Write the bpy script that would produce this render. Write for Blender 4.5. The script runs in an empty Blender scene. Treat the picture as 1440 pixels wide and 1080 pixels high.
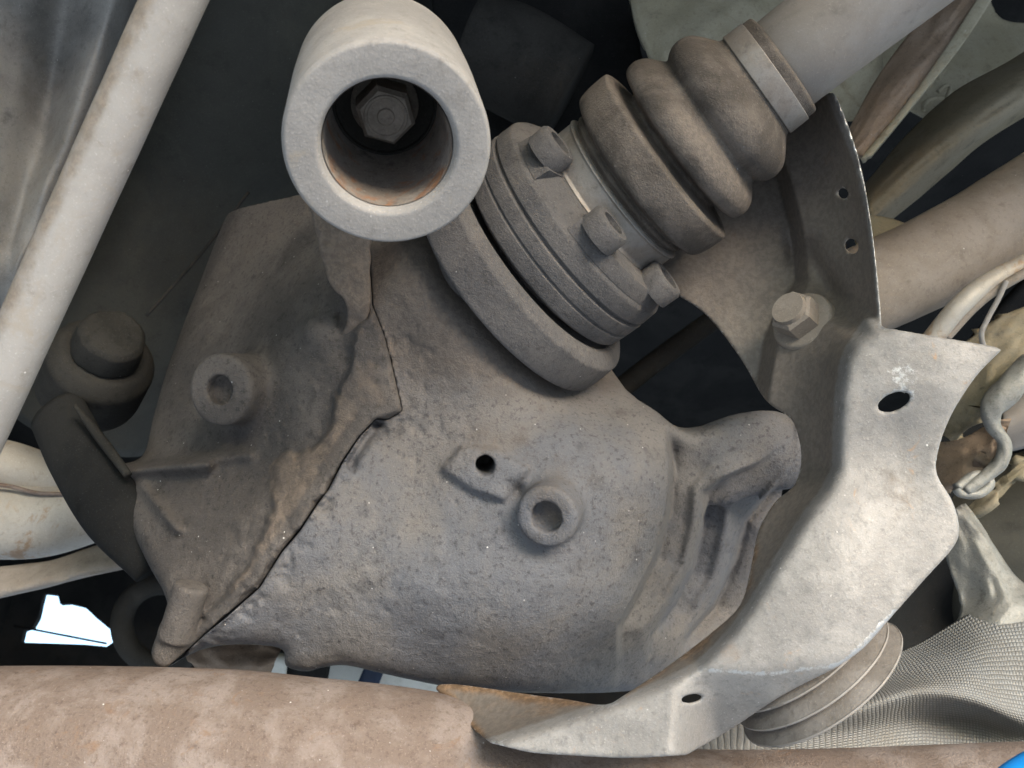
import bpy, bmesh, math, random
import numpy as np
from mathutils import Vector, Matrix

random.seed(7)
rng = np.random.RandomState(11)
scene = bpy.context.scene
col = scene.collection
R = math.radians

# ------------------------------------------------------------------ camera, sky, sun, exposure
PITCH = R(33.0)
CAM = np.array([0.0, 0.0, 1.2])
FWD = np.array([0.0, math.cos(PITCH), math.sin(PITCH)])
RIGHT = np.array([1.0, 0.0, 0.0])
UP = np.array([0.0, -math.sin(PITCH), math.cos(PITCH)])
FPX = 1200.0
cd = bpy.data.cameras.new("camera")
cam = bpy.data.objects.new("camera", cd)
col.objects.link(cam)
cam.location = CAM
cam.rotation_euler = (math.pi / 2 + PITCH, 0, 0)
cd.sensor_width = 36.0
cd.lens = 36.0 * FPX / 1440.0
cd.clip_start = 0.01
cd.clip_end = 2000.0
cd.dof.use_dof = True
cd.dof.focus_distance = 0.42
cd.dof.aperture_fstop = 20.0
scene.camera = cam

SUN_EL, SUN_AZ = R(13), R(30)          # azimuth measured from straight behind the camera, negative = to its left
w = bpy.data.worlds.new("World")
scene.world = w
w.use_nodes = True
nt = w.node_tree
sky = nt.nodes.new("ShaderNodeTexSky")
sky.sky_type = 'NISHITA'
sky.sun_disc = False
sky.sun_elevation = SUN_EL
sky.sun_rotation = math.pi - SUN_AZ
sky.dust_density = 0.3
sky.ozone_density = 1.2
nt.links.new(sky.outputs[0], nt.nodes["Background"].inputs[0])
nt.nodes["Background"].inputs[1].default_value = 0.09
sl = bpy.data.lights.new("sun", 'SUN')
sl.energy = 1.5
sl.angle = R(36)
sl.color = (1.0, 0.945, 0.895)
so = bpy.data.objects.new("sun", sl)
col.objects.link(so)
sd_ = Vector((math.sin(SUN_AZ) * math.cos(SUN_EL), -math.cos(SUN_AZ) * math.cos(SUN_EL), math.sin(SUN_EL)))
so.rotation_euler = sd_.to_track_quat('Z', 'Y').to_euler()
so.location = (0, -3, 6)
vs = scene.view_settings
vs.view_transform = 'Standard'
vs.look = 'None'
vs.exposure = 2.65
vs.gamma = 1.0
scene.cycles.max_bounces = 8
scene.cycles.use_denoising = True

# ------------------------------------------------------------------ helpers
def P(px, py, d):
    """camera-frame point (x right, y down, z away) seen at photo pixel px, py at distance d along the view axis"""
    return np.array([(px - 720.0) / FPX * d, (py - 540.0) / FPX * d, d])

def world(V):
    V = np.asarray(V, dtype=np.float64).reshape(-1, 3)
    return CAM + V[:, :1] * RIGHT - V[:, 1:2] * UP + V[:, 2:3] * FWD

def PW(px, py, d):
    return Vector(world(P(px, py, d))[0])

def thing(name, label, cat, loc, group=None):
    o = bpy.data.objects.new(name, None)
    col.objects.link(o)
    o.empty_display_size = 0.02
    o.location = loc
    o['label'] = label
    o['category'] = cat
    if group:
        o['group'] = group
    return o

def tag(o, label, cat, group=None, kind=None):
    if label: o['label'] = label
    if cat: o['category'] = cat
    if group: o['group'] = group
    if kind: o['kind'] = kind
    return o

def abs_loc(o):
    v = Vector((0, 0, 0))
    while o is not None:
        v += o.location
        o = o.parent
    return v

def obj(name, V, F, m, parent=None, smooth=True, uv=None, origin=None, frame='cam', autosmooth=None, attrs=None):
    """one mesh object from points in the camera frame (frame='world' for world points)"""
    W = world(V) if frame == 'cam' else np.asarray(V, dtype=np.float64).reshape(-1, 3)
    base = np.array(abs_loc(parent)) if parent is not None else (W.mean(0) if origin is None else np.array(origin))
    me = bpy.data.meshes.new(name)
    W = W - base
    if isinstance(F, np.ndarray) and F.ndim == 2 and len(F) > 2000:
        n, k = F.shape
        me.vertices.add(len(W)); me.vertices.foreach_set("co", W.ravel())
        me.loops.add(n * k); me.loops.foreach_set("vertex_index", F.ravel().astype(np.int32))
        me.polygons.add(n)
        me.polygons.foreach_set("loop_start", np.arange(0, n * k, k, dtype=np.int32))
        me.update(calc_edges=True); me.validate()
    else:
        me.from_pydata([tuple(p) for p in W], [], [tuple(int(i) for i in f) for f in F])
    if uv is not None:
        ul = me.uv_layers.new(name="UVMap")
        idx = np.empty(len(me.loops), dtype=np.int32)
        me.loops.foreach_get("vertex_index", idx)
        ul.data.foreach_set("uv", np.asarray(uv, dtype=np.float32)[idx].ravel())
    for an, av in (attrs or {}).items():
        me.attributes.new(an, 'FLOAT', 'POINT').data.foreach_set('value', np.asarray(av, dtype=np.float32))
    bm = bmesh.new(); bm.from_mesh(me)
    bmesh.ops.recalc_face_normals(bm, faces=bm.faces)
    bm.to_mesh(me); bm.free()
    if smooth:
        me.polygons.foreach_set("use_smooth", [True] * len(me.polygons))
        if autosmooth is not None:
            try: me.set_sharp_from_angle(angle=R(autosmooth))
            except Exception: pass
    me.update()
    me.materials.append(m)
    o = bpy.data.objects.new(name, me)
    col.objects.link(o)
    if parent is not None:
        o.parent = parent
    else:
        o.location = base
    return o

def norm(v):
    v = np.asarray(v, dtype=float)
    return v / np.linalg.norm(v)

def frame_for(u):
    """e1 towards the camera as far as the axis allows, e2 across"""
    u = norm(u)
    t = np.array([0, 0, -1.0])
    e1 = t - u * t.dot(u)
    if np.linalg.norm(e1) < 1e-4:
        e1 = np.array([1.0, 0, 0]) - u * u[0]
    e1 = norm(e1)
    return u, e1, np.cross(u, e1)

def lathe(prof, A, u, seg=72, a0=0.0, a1=2 * math.pi, closed=False, wob=0.0, wf=3, cap0=True, cap1=True, mould=None):
    """revolve (t, r) pairs about the axis through A along u"""
    u, e1, e2 = frame_for(u)
    full = abs(a1 - a0 - 2 * math.pi) < 1e-6
    n = seg if full else seg + 1
    ph = rng.rand(4) * 6.28
    V = []
    for i, (t, r) in enumerate(prof):
        for j in range(n):
            a = a0 + (a1 - a0) * j / seg
            rr = r
            if wob:
                rr = r * (1 + wob * (math.sin(wf * a + ph[0] + t * 60) + .6 * math.sin((2 * wf + 1) * a + ph[1] - t * 90) + .4 * math.sin((5 * wf + 2) * a + ph[2] + t * 200)))
            if mould is not None: rr += .0007 * math.exp(-((a - mould - t * 2.0) / .014) ** 2)
            V.append(A + u * t + (e1 * math.cos(a) + e2 * math.sin(a)) * rr)
    F = []
    k = len(prof)
    for i in range(k if closed else k - 1):
        i2 = (i + 1) % k
        for j in range(seg):
            j2 = (j + 1) % n if full else j + 1
            F.append((i * n + j, i * n + j2, i2 * n + j2, i2 * n + j))
    if not full and closed:
        F.append([i * n for i in range(k)])
        F.append([i * n + n - 1 for i in range(k)][::-1])
    if full and not closed:
        if cap0 and prof[0][1] > 1e-5: F.append([j for j in range(n)])
        if cap1 and prof[-1][1] > 1e-5: F.append([(k - 1) * n + j for j in range(n)][::-1])
    return np.array(V), F

def rounded(prof, k=3, f=.3):
    """round the corners of a (t, r) profile a little"""
    out = [prof[0]]
    for a, b, c in zip(prof[:-2], prof[1:-1], prof[2:]):
        a, b, c = map(np.array, (a, b, c))
        la, lc = np.linalg.norm(a - b), np.linalg.norm(c - b)
        r = min(la, lc) * f
        p, q = b + (a - b) / max(la, 1e-9) * r, b + (c - b) / max(lc, 1e-9) * r
        for s in np.linspace(0, 1, k + 1):
            out.append(tuple((1 - s) ** 2 * p + 2 * s * (1 - s) * b + s * s * q))
    out.append(prof[-1])
    return out

def catmull(pts, n):
    pts = np.asarray(pts, dtype=float)
    if len(pts) == 2:
        return np.linspace(pts[0], pts[1], n)
    ext = np.vstack([2 * pts[0] - pts[1], pts, 2 * pts[-1] - pts[-2]])
    out = []
    m = len(pts) - 1
    for s in np.linspace(0, m, n):
        i = min(int(s), m - 1)
        t = s - i
        p0, p1, p2, p3 = ext[i], ext[i + 1], ext[i + 2], ext[i + 3]
        out.append(.5 * ((2 * p1) + (-p0 + p2) * t + (2 * p0 - 5 * p1 + 4 * p2 - p3) * t * t + (-p0 + 3 * p1 - 3 * p2 + p3) * t ** 3))
    return np.array(out)

def tube(pts, rad, seg=32, n=40, wob=0.0, flat=1.0):
    """swept tube through camera-frame points with radii rad"""
    rad = rad if hasattr(rad, '__len__') else [rad] * len(pts)
    C = catmull(pts, n)
    Rr = catmull(np.array(rad)[:, None], n)[:, 0]
    T = np.gradient(C, axis=0)
    u, e1, e2 = frame_for(T[0])
    V = []
    for i in range(n):
        t = norm(T[i])
        e1 = norm(e1 - t * e1.dot(t))
        e2 = np.cross(t, e1)
        for j in range(seg):
            a = 2 * math.pi * j / seg
            r = Rr[i] * (1 + wob * math.sin(3 * a + i * .35) * math.sin(i * .21 + a))
            V.append(C[i] + e1 * math.cos(a) * r * flat + e2 * math.sin(a) * r)
    F = [(i * seg + j, i * seg + (j + 1) % seg, (i + 1) * seg + (j + 1) % seg, (i + 1) * seg + j) for i in range(n - 1) for j in range(seg)]
    F.append(list(range(seg)))
    F.append([(n - 1) * seg + j for j in range(seg)][::-1])
    return np.array(V), F

def sheet(rows, thick, nu=60, nv=40, noise=0.0):
    """thick curved plate through a grid of control points (rows of camera-frame points); returns V, F, uv"""
    G = np.array([[P(*p) for p in r] for r in rows])
    G = np.array([catmull(r, nu) for r in G])                       # rows x nu
    G = np.array([catmull(G[:, j], nv) for j in range(nu)])          # nu x nv
    if noise:
        g = rng.rand(12, 12) - .5
        gi = np.linspace(0, 10.99, nu); gj = np.linspace(0, 10.99, nv)
        i0, j0 = gi.astype(int), gj.astype(int)
        fi, fj = (gi - i0)[:, None], (gj - j0)[None]
        fi, fj = fi * fi * (3 - 2 * fi), fj * fj * (3 - 2 * fj)
        N = (g[i0][:, j0] * (1 - fi) * (1 - fj) + g[np.minimum(i0 + 1, 11)][:, j0] * fi * (1 - fj) + g[i0][:, np.minimum(j0 + 1, 11)] * (1 - fi) * fj + g[np.minimum(i0 + 1, 11)][:, np.minimum(j0 + 1, 11)] * fi * fj)
        G[..., 2] += N * noise
    du, dv = np.gradient(G, axis=0), np.gradient(G, axis=1)
    Nn = np.cross(du, dv)
    Nn /= np.maximum(np.linalg.norm(Nn, axis=2, keepdims=True), 1e-12)
    flip = np.sign((Nn * G).sum(2).mean())
    B = G + Nn * flip * thick
    V = np.vstack([G.reshape(-1, 3), B.reshape(-1, 3)])
    k = nu * nv
    F = []
    for i in range(nu - 1):
        for j in range(nv - 1):
            a, b, c, d = i * nv + j, i * nv + j + 1, (i + 1) * nv + j + 1, (i + 1) * nv + j
            F.append((a, b, c, d)); F.append((k + d, k + c, k + b, k + a))
    ring = [(0, j) for j in range(nv)] + [(i, nv - 1) for i in range(1, nu)] + [(nu - 1, j) for j in range(nv - 2, -1, -1)] + [(i, 0) for i in range(nu - 2, 0, -1)]
    for q in range(len(ring)):
        (i, j), (i2, j2) = ring[q], ring[(q + 1) % len(ring)]
        F.append((i * nv + j, i2 * nv + j2, k + i2 * nv + j2, k + i * nv + j))
    uu, vv = np.meshgrid(np.linspace(0, 1, nu), np.linspace(0, 1, nv), indexing='ij')
    uv = np.stack([uu, vv], 2).reshape(-1, 2)
    return V, F, np.vstack([uv, uv])

# ---- solids from distance fields, for castings and pressed brackets
MS, MM = 3, 240                                                       # pixel step and margin of the 2-D maps
mxs = np.arange(-MM, 1440 + MM + MS, MS, dtype=np.float64)
mys = np.arange(-MM, 1080 + MM + MS, MS, dtype=np.float64)
MX, MY = np.meshgrid(mxs, mys)

def sample(M, px, py):
    x = np.clip((px + MM) / MS, 0, M.shape[1] - 1.001)
    y = np.clip((py + MM) / MS, 0, M.shape[0] - 1.001)
    i, j = x.astype(np.int32), y.astype(np.int32)
    fx, fy = (x - i).astype(np.float32), (y - j).astype(np.float32)
    M = M.astype(np.float32)
    return (M[j, i] * (1 - fx) + M[j, i + 1] * fx) * (1 - fy) + (M[j + 1, i] * (1 - fx) + M[j + 1, i + 1] * fx) * fy

def tps(ctrl):
    c = np.array(ctrl, dtype=float)
    q, z = c[:, :2] / 300.0, c[:, 2]
    def phi(r2):
        return np.where(r2 > 1e-12, .5 * r2 * np.log(np.maximum(r2, 1e-12)), 0)
    n = len(q)
    A = np.zeros((n + 3, n + 3))
    A[:n, :n] = phi(((q[:, None] - q[None]) ** 2).sum(2)) + np.eye(n) * 0.01
    A[:n, n] = 1; A[:n, n + 1:] = q
    A[n, :n] = 1; A[n + 1:, :n] = q.T
    s = np.linalg.solve(A, np.concatenate([z, np.zeros(3)]))
    out = s[n] + s[n + 1] * MX / 300 + s[n + 2] * MY / 300
    for k in range(n):
        out = out + s[k] * phi((MX / 300 - q[k, 0]) ** 2 + (MY / 300 - q[k, 1]) ** 2)
    return out

def seg_dist(pts, closed):
    pts = np.array(pts, dtype=float)
    best = np.full(MX.shape, 1e9)
    inside = np.zeros(MX.shape, bool)
    n = len(pts)
    for k in range(n if closed else n - 1):
        a, b = pts[k], pts[(k + 1) % n]
        ab = b - a
        t = np.clip(((MX - a[0]) * ab[0] + (MY - a[1]) * ab[1]) / max(ab.dot(ab), 1e-9), 0, 1)
        d = np.hypot(MX - a[0] - t * ab[0], MY - a[1] - t * ab[1])
        best = np.minimum(best, d)
        if closed and abs(ab[1]) > 1e-9:
            c = ((a[1] > MY) != (b[1] > MY)) & (MX < ab[0] * (MY - a[1]) / ab[1] + a[0])
            inside ^= c
    return np.where(inside, -best, best) if closed else best

def smooth_poly(pts, n=6, keep=()):
    """closed Catmull-Rom polygon; indices in keep stay corners"""
    out = []
    m = len(pts)
    for i in range(m):
        p0, p1, p2, p3 = (np.array(pts[(i + q) % m], float) for q in (-1, 0, 1, 2))
        if i in keep: p0 = 2 * p1 - p2
        if (i + 1) % m in keep: p3 = 2 * p2 - p1
        for t in np.arange(n) / n:
            out.append(.5 * ((2 * p1) + (-p0 + p2) * t + (2 * p0 - 5 * p1 + 4 * p2 - p3) * t * t + (-p0 + 3 * p1 - 3 * p2 + p3) * t ** 3))
    return out

def noise2(scale, octs=4, seed=1, gain=.55):
    r = np.random.RandomState(seed)
    out = np.zeros(MX.shape); amp = 1.0
    for o in range(octs):
        nx, ny = int((mxs[-1] - mxs[0]) / scale) + 4, int((mys[-1] - mys[0]) / scale) + 4
        g = r.rand(ny, nx) * 2 - 1
        x, y = (MX + MM) / scale, (MY + MM) / scale
        i, j = x.astype(int), y.astype(int)
        fx, fy = x - i, y - j
        fx, fy = fx * fx * (3 - 2 * fx), fy * fy * (3 - 2 * fy)
        out += amp * ((g[j, i] * (1 - fx) + g[j, i + 1] * fx) * (1 - fy) + (g[j + 1, i] * (1 - fx) + g[j + 1, i + 1] * fx) * fy)
        amp *= gain; scale /= 2
    return out

def sstep(a, b, x):
    t = np.clip((x - a) / (b - a), 0, 1)
    return t * t * (3 - 2 * t)

def blur(M, k=1):
    for _ in range(k):
        M = (M + np.roll(M, 1, 0) + np.roll(M, -1, 0)) / 3
        M = (M + np.roll(M, 1, 1) + np.roll(M, -1, 1)) / 3
    return M

def smin(a, b, k):
    h = np.clip(.5 + .5 * (b - a) / k, 0, 1)
    return b * (1 - h) + a * h - k * h * (1 - h)

def smax(a, b, k):
    return -smin(-a, -b, k)

def sd_cyl(X, Y, Z, a, b, r, rd=.002):
    a, b = np.array(a), np.array(b)
    L = np.linalg.norm(b - a); u = (b - a) / L
    dx, dy, dz = X - a[0], Y - a[1], Z - a[2]
    t = dx * u[0] + dy * u[1] + dz * u[2]
    q = np.sqrt(np.maximum(dx * dx + dy * dy + dz * dz - t * t, 0))
    p1, p2 = q - (r - rd), np.abs(t - L / 2) - (L / 2 - rd)
    return np.minimum(np.maximum(p1, p2), 0) + np.hypot(np.maximum(p1, 0), np.maximum(p2, 0)) - rd

def sd_cap(X, Y, Z, a, b, ra, rb=None):
    rb = ra if rb is None else rb
    a, b = np.array(a), np.array(b)
    ab = b - a
    h = np.clip(((X - a[0]) * ab[0] + (Y - a[1]) * ab[1] + (Z - a[2]) * ab[2]) / ab.dot(ab), 0, 1)
    return np.sqrt((X - a[0] - h * ab[0]) ** 2 + (Y - a[1] - h * ab[1]) ** 2 + (Z - a[2] - h * ab[2]) ** 2) - (ra + (rb - ra) * h)

def grid(lo, hi, h):
    ax = [np.arange(lo[i], hi[i] + h, h, dtype=np.float32) for i in range(3)]
    return np.meshgrid(*ax, indexing='ij')

def nets(F, lo, h):
    """surface nets of the zero level of F; returns V, quads"""
    F = F.astype(np.float32)
    S = F < 0
    n = np.array(F.shape) - 1
    cnt = np.zeros(n, np.int8)
    for i in (0, 1):
        for j in (0, 1):
            for k in (0, 1):
                cnt += S[i:i + n[0], j:j + n[1], k:k + n[2]]
    act = (cnt > 0) & (cnt < 8)
    I, J, K = np.nonzero(act)
    acc = np.zeros((len(I), 3), np.float64); num = np.zeros(len(I))
    for ax in range(3):
        for p in (0, 1):
            for q in (0, 1):
                o0 = [0, 0, 0]; oth = [x for x in range(3) if x != ax]
                o0[oth[0]], o0[oth[1]] = p, q
                o1 = list(o0); o1[ax] = 1
                f0, f1 = F[I + o0[0], J + o0[1], K + o0[2]], F[I + o1[0], J + o1[1], K + o1[2]]
                m = (f0 < 0) != (f1 < 0)
                t = np.where(m, f0 / np.where(m, f0 - f1, 1), 0)
                pt = np.tile(np.array(o0, float), (len(I), 1)); pt[:, ax] = t
                acc[m] += pt[m]; num[m] += 1
    V = np.stack([I, J, K], 1) + acc / num[:, None]
    V = V * h + np.array(lo)
    idx = np.full(n, -1, np.int64); idx[I, J, K] = np.arange(len(I))
    Q = []
    for ax in range(3):
        a, b = [x for x in range(3) if x != ax]
        s0 = [slice(1, n[x]) for x in range(3)]; s0[ax] = slice(0, n[ax])
        s1 = list(s0); s1[ax] = slice(1, n[ax] + 1)
        ch = S[tuple(s0)] != S[tuple(s1)]
        c = np.array(np.nonzero(ch)).T
        off = np.ones(3, int); off[ax] = 0
        c = c + off
        q = []
        for da, db in ((-1, -1), (0, -1), (0, 0), (-1, 0)):
            cc = c.copy(); cc[:, a] += da; cc[:, b] += db
            q.append(idx[cc[:, 0], cc[:, 1], cc[:, 2]])
        Q.append(np.stack(q, 1))
    Q = np.vstack(Q)
    return V, Q[(Q >= 0).all(1)]

KS = 1.10
def shaft_lathe(*a, **k):
    V, F = lathe(*a, **k)
    return V * KS, F

class Relief:
    """solid behind a front surface z(px,py), within a pixel-space outline"""
    def __init__(self, z, outline):
        self.z = z
        gy, gx = np.gradient(z, MS)
        self.g = np.hypot(gx, gy)
        self.s = outline
    def __call__(self, X, Y, Z):
        px, py = 720 + FPX * X / Z, 540 + FPX * Y / Z
        zf = sample(self.z, px, py)
        sl = sample(self.g, px, py) * FPX / Z
        return (zf - Z) / np.sqrt(1 + sl * sl), sample(self.s, px, py) * Z / FPX, px, py

# ------------------------------------------------------------------ materials
def mat(name, base, dust, dark, scale=18., rough=.8, metal=0., bump=.35, speck=.5, fine=330., rust=None, rust_amt=.0, pits=.5, dustlo=.42, dusthi=.62, bumpd=.0016, spec=.3, dirt=None, wear_glint=None, rusty=None):
    m = bpy.data.materials.new(name)
    m.use_nodes = True
    t = m.node_tree; N = t.nodes; L = t.links
    bs = N["Principled BSDF"]
    tc = N.new("ShaderNodeTexCoord")
    def noise(sc, det=6, ro=.6, dist=0.):
        n = N.new("ShaderNodeTexNoise"); n.inputs["Scale"].default_value = sc; n.inputs["Detail"].default_value = det
        n.inputs["Roughness"].default_value = ro; n.inputs["Distortion"].default_value = dist
        L.new(tc.outputs["Object"], n.inputs["Vector"]); return n.outputs["Fac"]
    def ramp(inp, a, b):
        r = N.new("ShaderNodeMapRange"); r.interpolation_type = 'SMOOTHSTEP'
        r.inputs["From Min"].default_value = a; r.inputs["From Max"].default_value = b
        L.new(inp, r.inputs["Value"]); return r.outputs[0]
    def mul(a, f):
        r = N.new("ShaderNodeMath"); r.operation = 'MULTIPLY'; L.new(a, r.inputs[0])
        if isinstance(f, float): r.inputs[1].default_value = f
        else: L.new(f, r.inputs[1])
        return r.outputs[0]
    def add(a, b):
        r = N.new("ShaderNodeMath"); r.operation = 'ADD'; L.new(a, r.inputs[0]); L.new(b, r.inputs[1]); return r.outputs[0]
    def mix(fac, a, b):
        x = N.new("ShaderNodeMix"); x.data_type = 'RGBA'
        L.new(fac, x.inputs[0])
        for v, s in ((a, 6), (b, 7)):
            if isinstance(v, tuple): x.inputs[s].default_value = (*v, 1)
            else: L.new(v, x.inputs[s])
        return x.outputs[2]
    big = noise(scale, 7, .62, .4)
    mid = noise(scale * 5.3, 6, .65)
    fin = noise(fine, 5, .7)
    gr = noise(fine * 3.1, 3, .6)
    pit = noise(fine * 1.9, 2, .5)
    c = mix(ramp(big, dustlo, dusthi), base, dust)
    c = mix(mul(ramp(mid, .55, .75), .55), c, dark)
    c = mix(mul(ramp(fin, .52, .68), float(pits)), c, dark)
    c = mix(mul(ramp(pit, .60, .72), float(pits * .55)), c, tuple(x * .6 for x in dark))
    lite = tuple(min(1, x * 1.45 + .03) for x in dust)
    c = mix(mul(ramp(gr, .56, .8), .55), c, lite)
    if rust is not None:
        c = mix(mul(ramp(noise(scale * 1.7, 8, .7, .8), .54 - rust_amt * .2, .68 - rust_amt * .2), .85), c, rust)
    vo = N.new("ShaderNodeTexVoronoi"); vo.inputs["Scale"].default_value = 330.
    L.new(tc.outputs["Object"], vo.inputs["Vector"])
    sp = N.new("ShaderNodeMapRange"); sp.inputs["From Min"].default_value = .17; sp.inputs["From Max"].default_value = .08
    L.new(vo.outputs["Distance"], sp.inputs["Value"])
    rm = N.new("ShaderNodeSeparateColor"); L.new(vo.outputs["Color"], rm.inputs[0])
    sm = ramp(rm.outputs[0], .93, .97)
    c = mix(mul(mul(mul(sp.outputs[0], sm), ramp(mid, .46, .6)), float(speck)), c, (.75, .72, .68))
    wr = None
    if dirt is not None:
        at = N.new("ShaderNodeAttribute"); at.attribute_name = 'dirt'
        jit = N.new("ShaderNodeMath"); jit.operation = 'MULTIPLY_ADD'; L.new(mid, jit.inputs[0]); jit.inputs[1].default_value = .9; jit.inputs[2].default_value = -.45
        c = mix(mul(ramp(add(at.outputs["Fac"], jit.outputs[0]), .25, .75), .85), c, mix(ramp(fin, .4, .62), tuple(x * .72 for x in dirt), dirt))
    if rusty is not None:
        at = N.new("ShaderNodeAttribute"); at.attribute_name = 'rusty'
        jit = N.new("ShaderNodeMath"); jit.operation = 'MULTIPLY_ADD'; L.new(big, jit.inputs[0]); jit.inputs[1].default_value = 1.6; jit.inputs[2].default_value = -.8
        c = mix(mul(ramp(add(at.outputs["Fac"], jit.outputs[0]), .3, .8), .85), c, mix(ramp(fin, .4, .62), tuple(x * .55 for x in rusty), rusty))
    if wear_glint is not None:
        at = N.new("ShaderNodeAttribute"); at.attribute_name = 'wear_glint'
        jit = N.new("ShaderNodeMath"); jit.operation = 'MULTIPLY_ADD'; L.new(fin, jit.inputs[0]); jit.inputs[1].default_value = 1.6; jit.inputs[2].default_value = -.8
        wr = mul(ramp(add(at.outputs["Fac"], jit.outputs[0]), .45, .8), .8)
        c = mix(wr, c, wear_glint)
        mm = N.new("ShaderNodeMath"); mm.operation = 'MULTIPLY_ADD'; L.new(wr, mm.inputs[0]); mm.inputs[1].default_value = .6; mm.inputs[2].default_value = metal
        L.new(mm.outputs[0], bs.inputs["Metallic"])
    L.new(c, bs.inputs["Base Color"])
    bs.inputs["Metallic"].default_value = metal
    rr = N.new("ShaderNodeMapRange"); rr.inputs["To Min"].default_value = rough - .15; rr.inputs["To Max"].default_value = min(1, rough + .15)
    L.new(mid, rr.inputs["Value"]); 
    rv = rr.outputs[0]
    if wr is not None:
        r2 = N.new("ShaderNodeMath"); r2.operation = 'MULTIPLY_ADD'; L.new(wr, r2.inputs[0]); r2.inputs[1].default_value = -.28; L.new(rv, r2.inputs[2]); rv = r2.outputs[0]
    L.new(rv, bs.inputs["Roughness"])
    bs.inputs["Specular IOR Level"].default_value = spec
    bp = N.new("ShaderNodeBump"); bp.inputs["Strength"].default_value = min(1, bump); bp.inputs["Distance"].default_value = bumpd * max(1, bump)
    L.new(add(mul(mid, .35), add(mul(fin, .6), mul(gr, .45))), bp.inputs["Height"])
    L.new(bp.outputs[0], bs.inputs["Normal"])
    return m

M_cast = mat("grimy_cast_iron", (.122, .123, .133), (.152, .140, .132), (.034, .032, .033), scale=10, rough=.85, bump=.75, speck=.8, pits=.6, dirt=(.148, .124, .105))
M_cast_b = mat("grimy_cast_iron_shaded", (.080, .071, .065), (.128, .112, .10), (.026, .024, .022), scale=16, rough=.88, bump=.8, speck=.8, pits=.55, dirt=(.19, .152, .122))  # brown grime, base lowered further to set the upper-left shade into it
M_cv = mat("grimy_joint_steel", (.100, .094, .092), (.136, .125, .118), (.034, .031, .03), scale=20, rough=.85, bump=.7, speck=.6, pits=.4)
M_boot = mat("dusty_rubber", (.078, .066, .056), (.142, .12, .102), (.042, .035, .029), scale=34, rough=.8, bump=.8, speck=.5, pits=.3, dirt=(.20, .167, .14))
M_band = mat("clamp_steel", (.29, .272, .252), (.24, .208, .18), (.12, .10, .085), scale=30, rough=.5, metal=.35, bump=.2, pits=.25)
M_shaft = mat("dusty_shaft_paint", (.30, .278, .255), (.25, .222, .195), (.15, .133, .115), scale=14, rough=.65, metal=.1, bump=.15, pits=.12, speck=.3)
M_bush = mat("dusty_grey_steel", (.255, .240, .226), (.315, .296, .277), (.165, .148, .134), scale=20, rough=.85, bump=.28, pits=.28, speck=.8, rust=(.30, .26, .21), rust_amt=-.1)
M_bore = mat("rusty_bore", (.17, .145, .122), (.25, .225, .20), (.04, .032, .028), scale=30, rough=.9, bump=.3, pits=.4, rust=(.22, .10, .045), rust_amt=.16)
M_bolt = mat("dirty_bolt", (.17, .15, .125), (.24, .21, .18), (.06, .05, .045), scale=60, rough=.75, metal=.15, bump=.3, pits=.3)
M_rod = mat("pale_dusty_rod", (.275, .258, .241), (.32, .302, .283), (.20, .168, .137), scale=22, rough=.7, bump=.16, pits=.12, speck=.9, rust=(.30, .265, .225), rust_amt=-.05, dirt=(.25, .205, .16))
M_brk = mat("bare_bracket_steel", (.225, .213, .20), (.285, .27, .253), (.135, .13, .124), scale=34, rough=.55, metal=.2, bump=.25, pits=.45, speck=.8, rust=(.36, .22, .12), rust_amt=-.32, dirt=(.20, .168, .138), wear_glint=(.55, .55, .54), rusty=(.27, .165, .09))
M_rust = mat("rusty_tube", (.17, .128, .104), (.235, .19, .165), (.075, .048, .034), scale=40, rough=.85, bump=.8, pits=.4, speck=.9, rust=(.20, .128, .085), rust_amt=-.12)
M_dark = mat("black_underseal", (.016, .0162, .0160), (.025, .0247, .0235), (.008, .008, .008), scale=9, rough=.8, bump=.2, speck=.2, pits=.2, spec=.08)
M_dark2 = mat("dark_grimy_rubber", (.028, .027, .0245), (.042, .040, .036), (.013, .0128, .0125), scale=12, rough=.85, bump=.2, speck=.3, pits=.3, spec=.08)
M_tank = mat("dusty_tank_metal", (.17, .16, .146), (.35, .335, .305), (.06, .057, .052), scale=9, rough=.6, metal=.2, bump=.25, speck=.6, pits=.25, dustlo=.36, dusthi=.66)
M_olive = mat("olive_underbody_paint", (.26, .222, .145), (.32, .275, .195), (.09, .078, .055), scale=10, rough=.75, bump=.3, speck=.4, pits=.35)
M_olive2 = mat("pale_underbody_paint", (.36, .325, .225), (.42, .385, .285), (.14, .125, .09), scale=12, rough=.75, bump=.3, speck=.6, pits=.3, rust=(.22, .17, .10), rust_amt=-.1)
M_arm = mat("rusty_brown_arm", (.29, .21, .145), (.36, .275, .205), (.11, .08, .057), scale=22, rough=.85, bump=.4, speck=.5, pits=.4)
M_axle = mat("dusty_axle_tube", (.235, .20, .163), (.305, .265, .225), (.12, .10, .08), scale=14, rough=.75, bump=.25, speck=.7, pits=.25)
M_exh = mat("pale_exhaust_metal", (.42, .385, .335), (.48, .45, .40), (.24, .20, .155), scale=16, rough=.6, metal=.25, bump=.2, speck=.5, pits=.2, rust=(.35, .22, .12), rust_amt=.02)
M_alu = mat("cast_light_alloy", (.24, .235, .215), (.30, .295, .27), (.09, .083, .07), scale=18, rough=.5, metal=.3, bump=.5, speck=.7, pits=.4)
M_wash = mat("brown_washer_steel", (.17, .15, .13), (.23, .207, .185), (.08, .07, .06), scale=28, rough=.6, metal=.15, bump=.3, speck=.5, pits=.35)
M_white = mat("pale_panel", (.55, .55, .50), (.6, .6, .55), (.35, .35, .3), scale=10, rough=.6, bump=.1, speck=.2, pits=.1)
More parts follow.
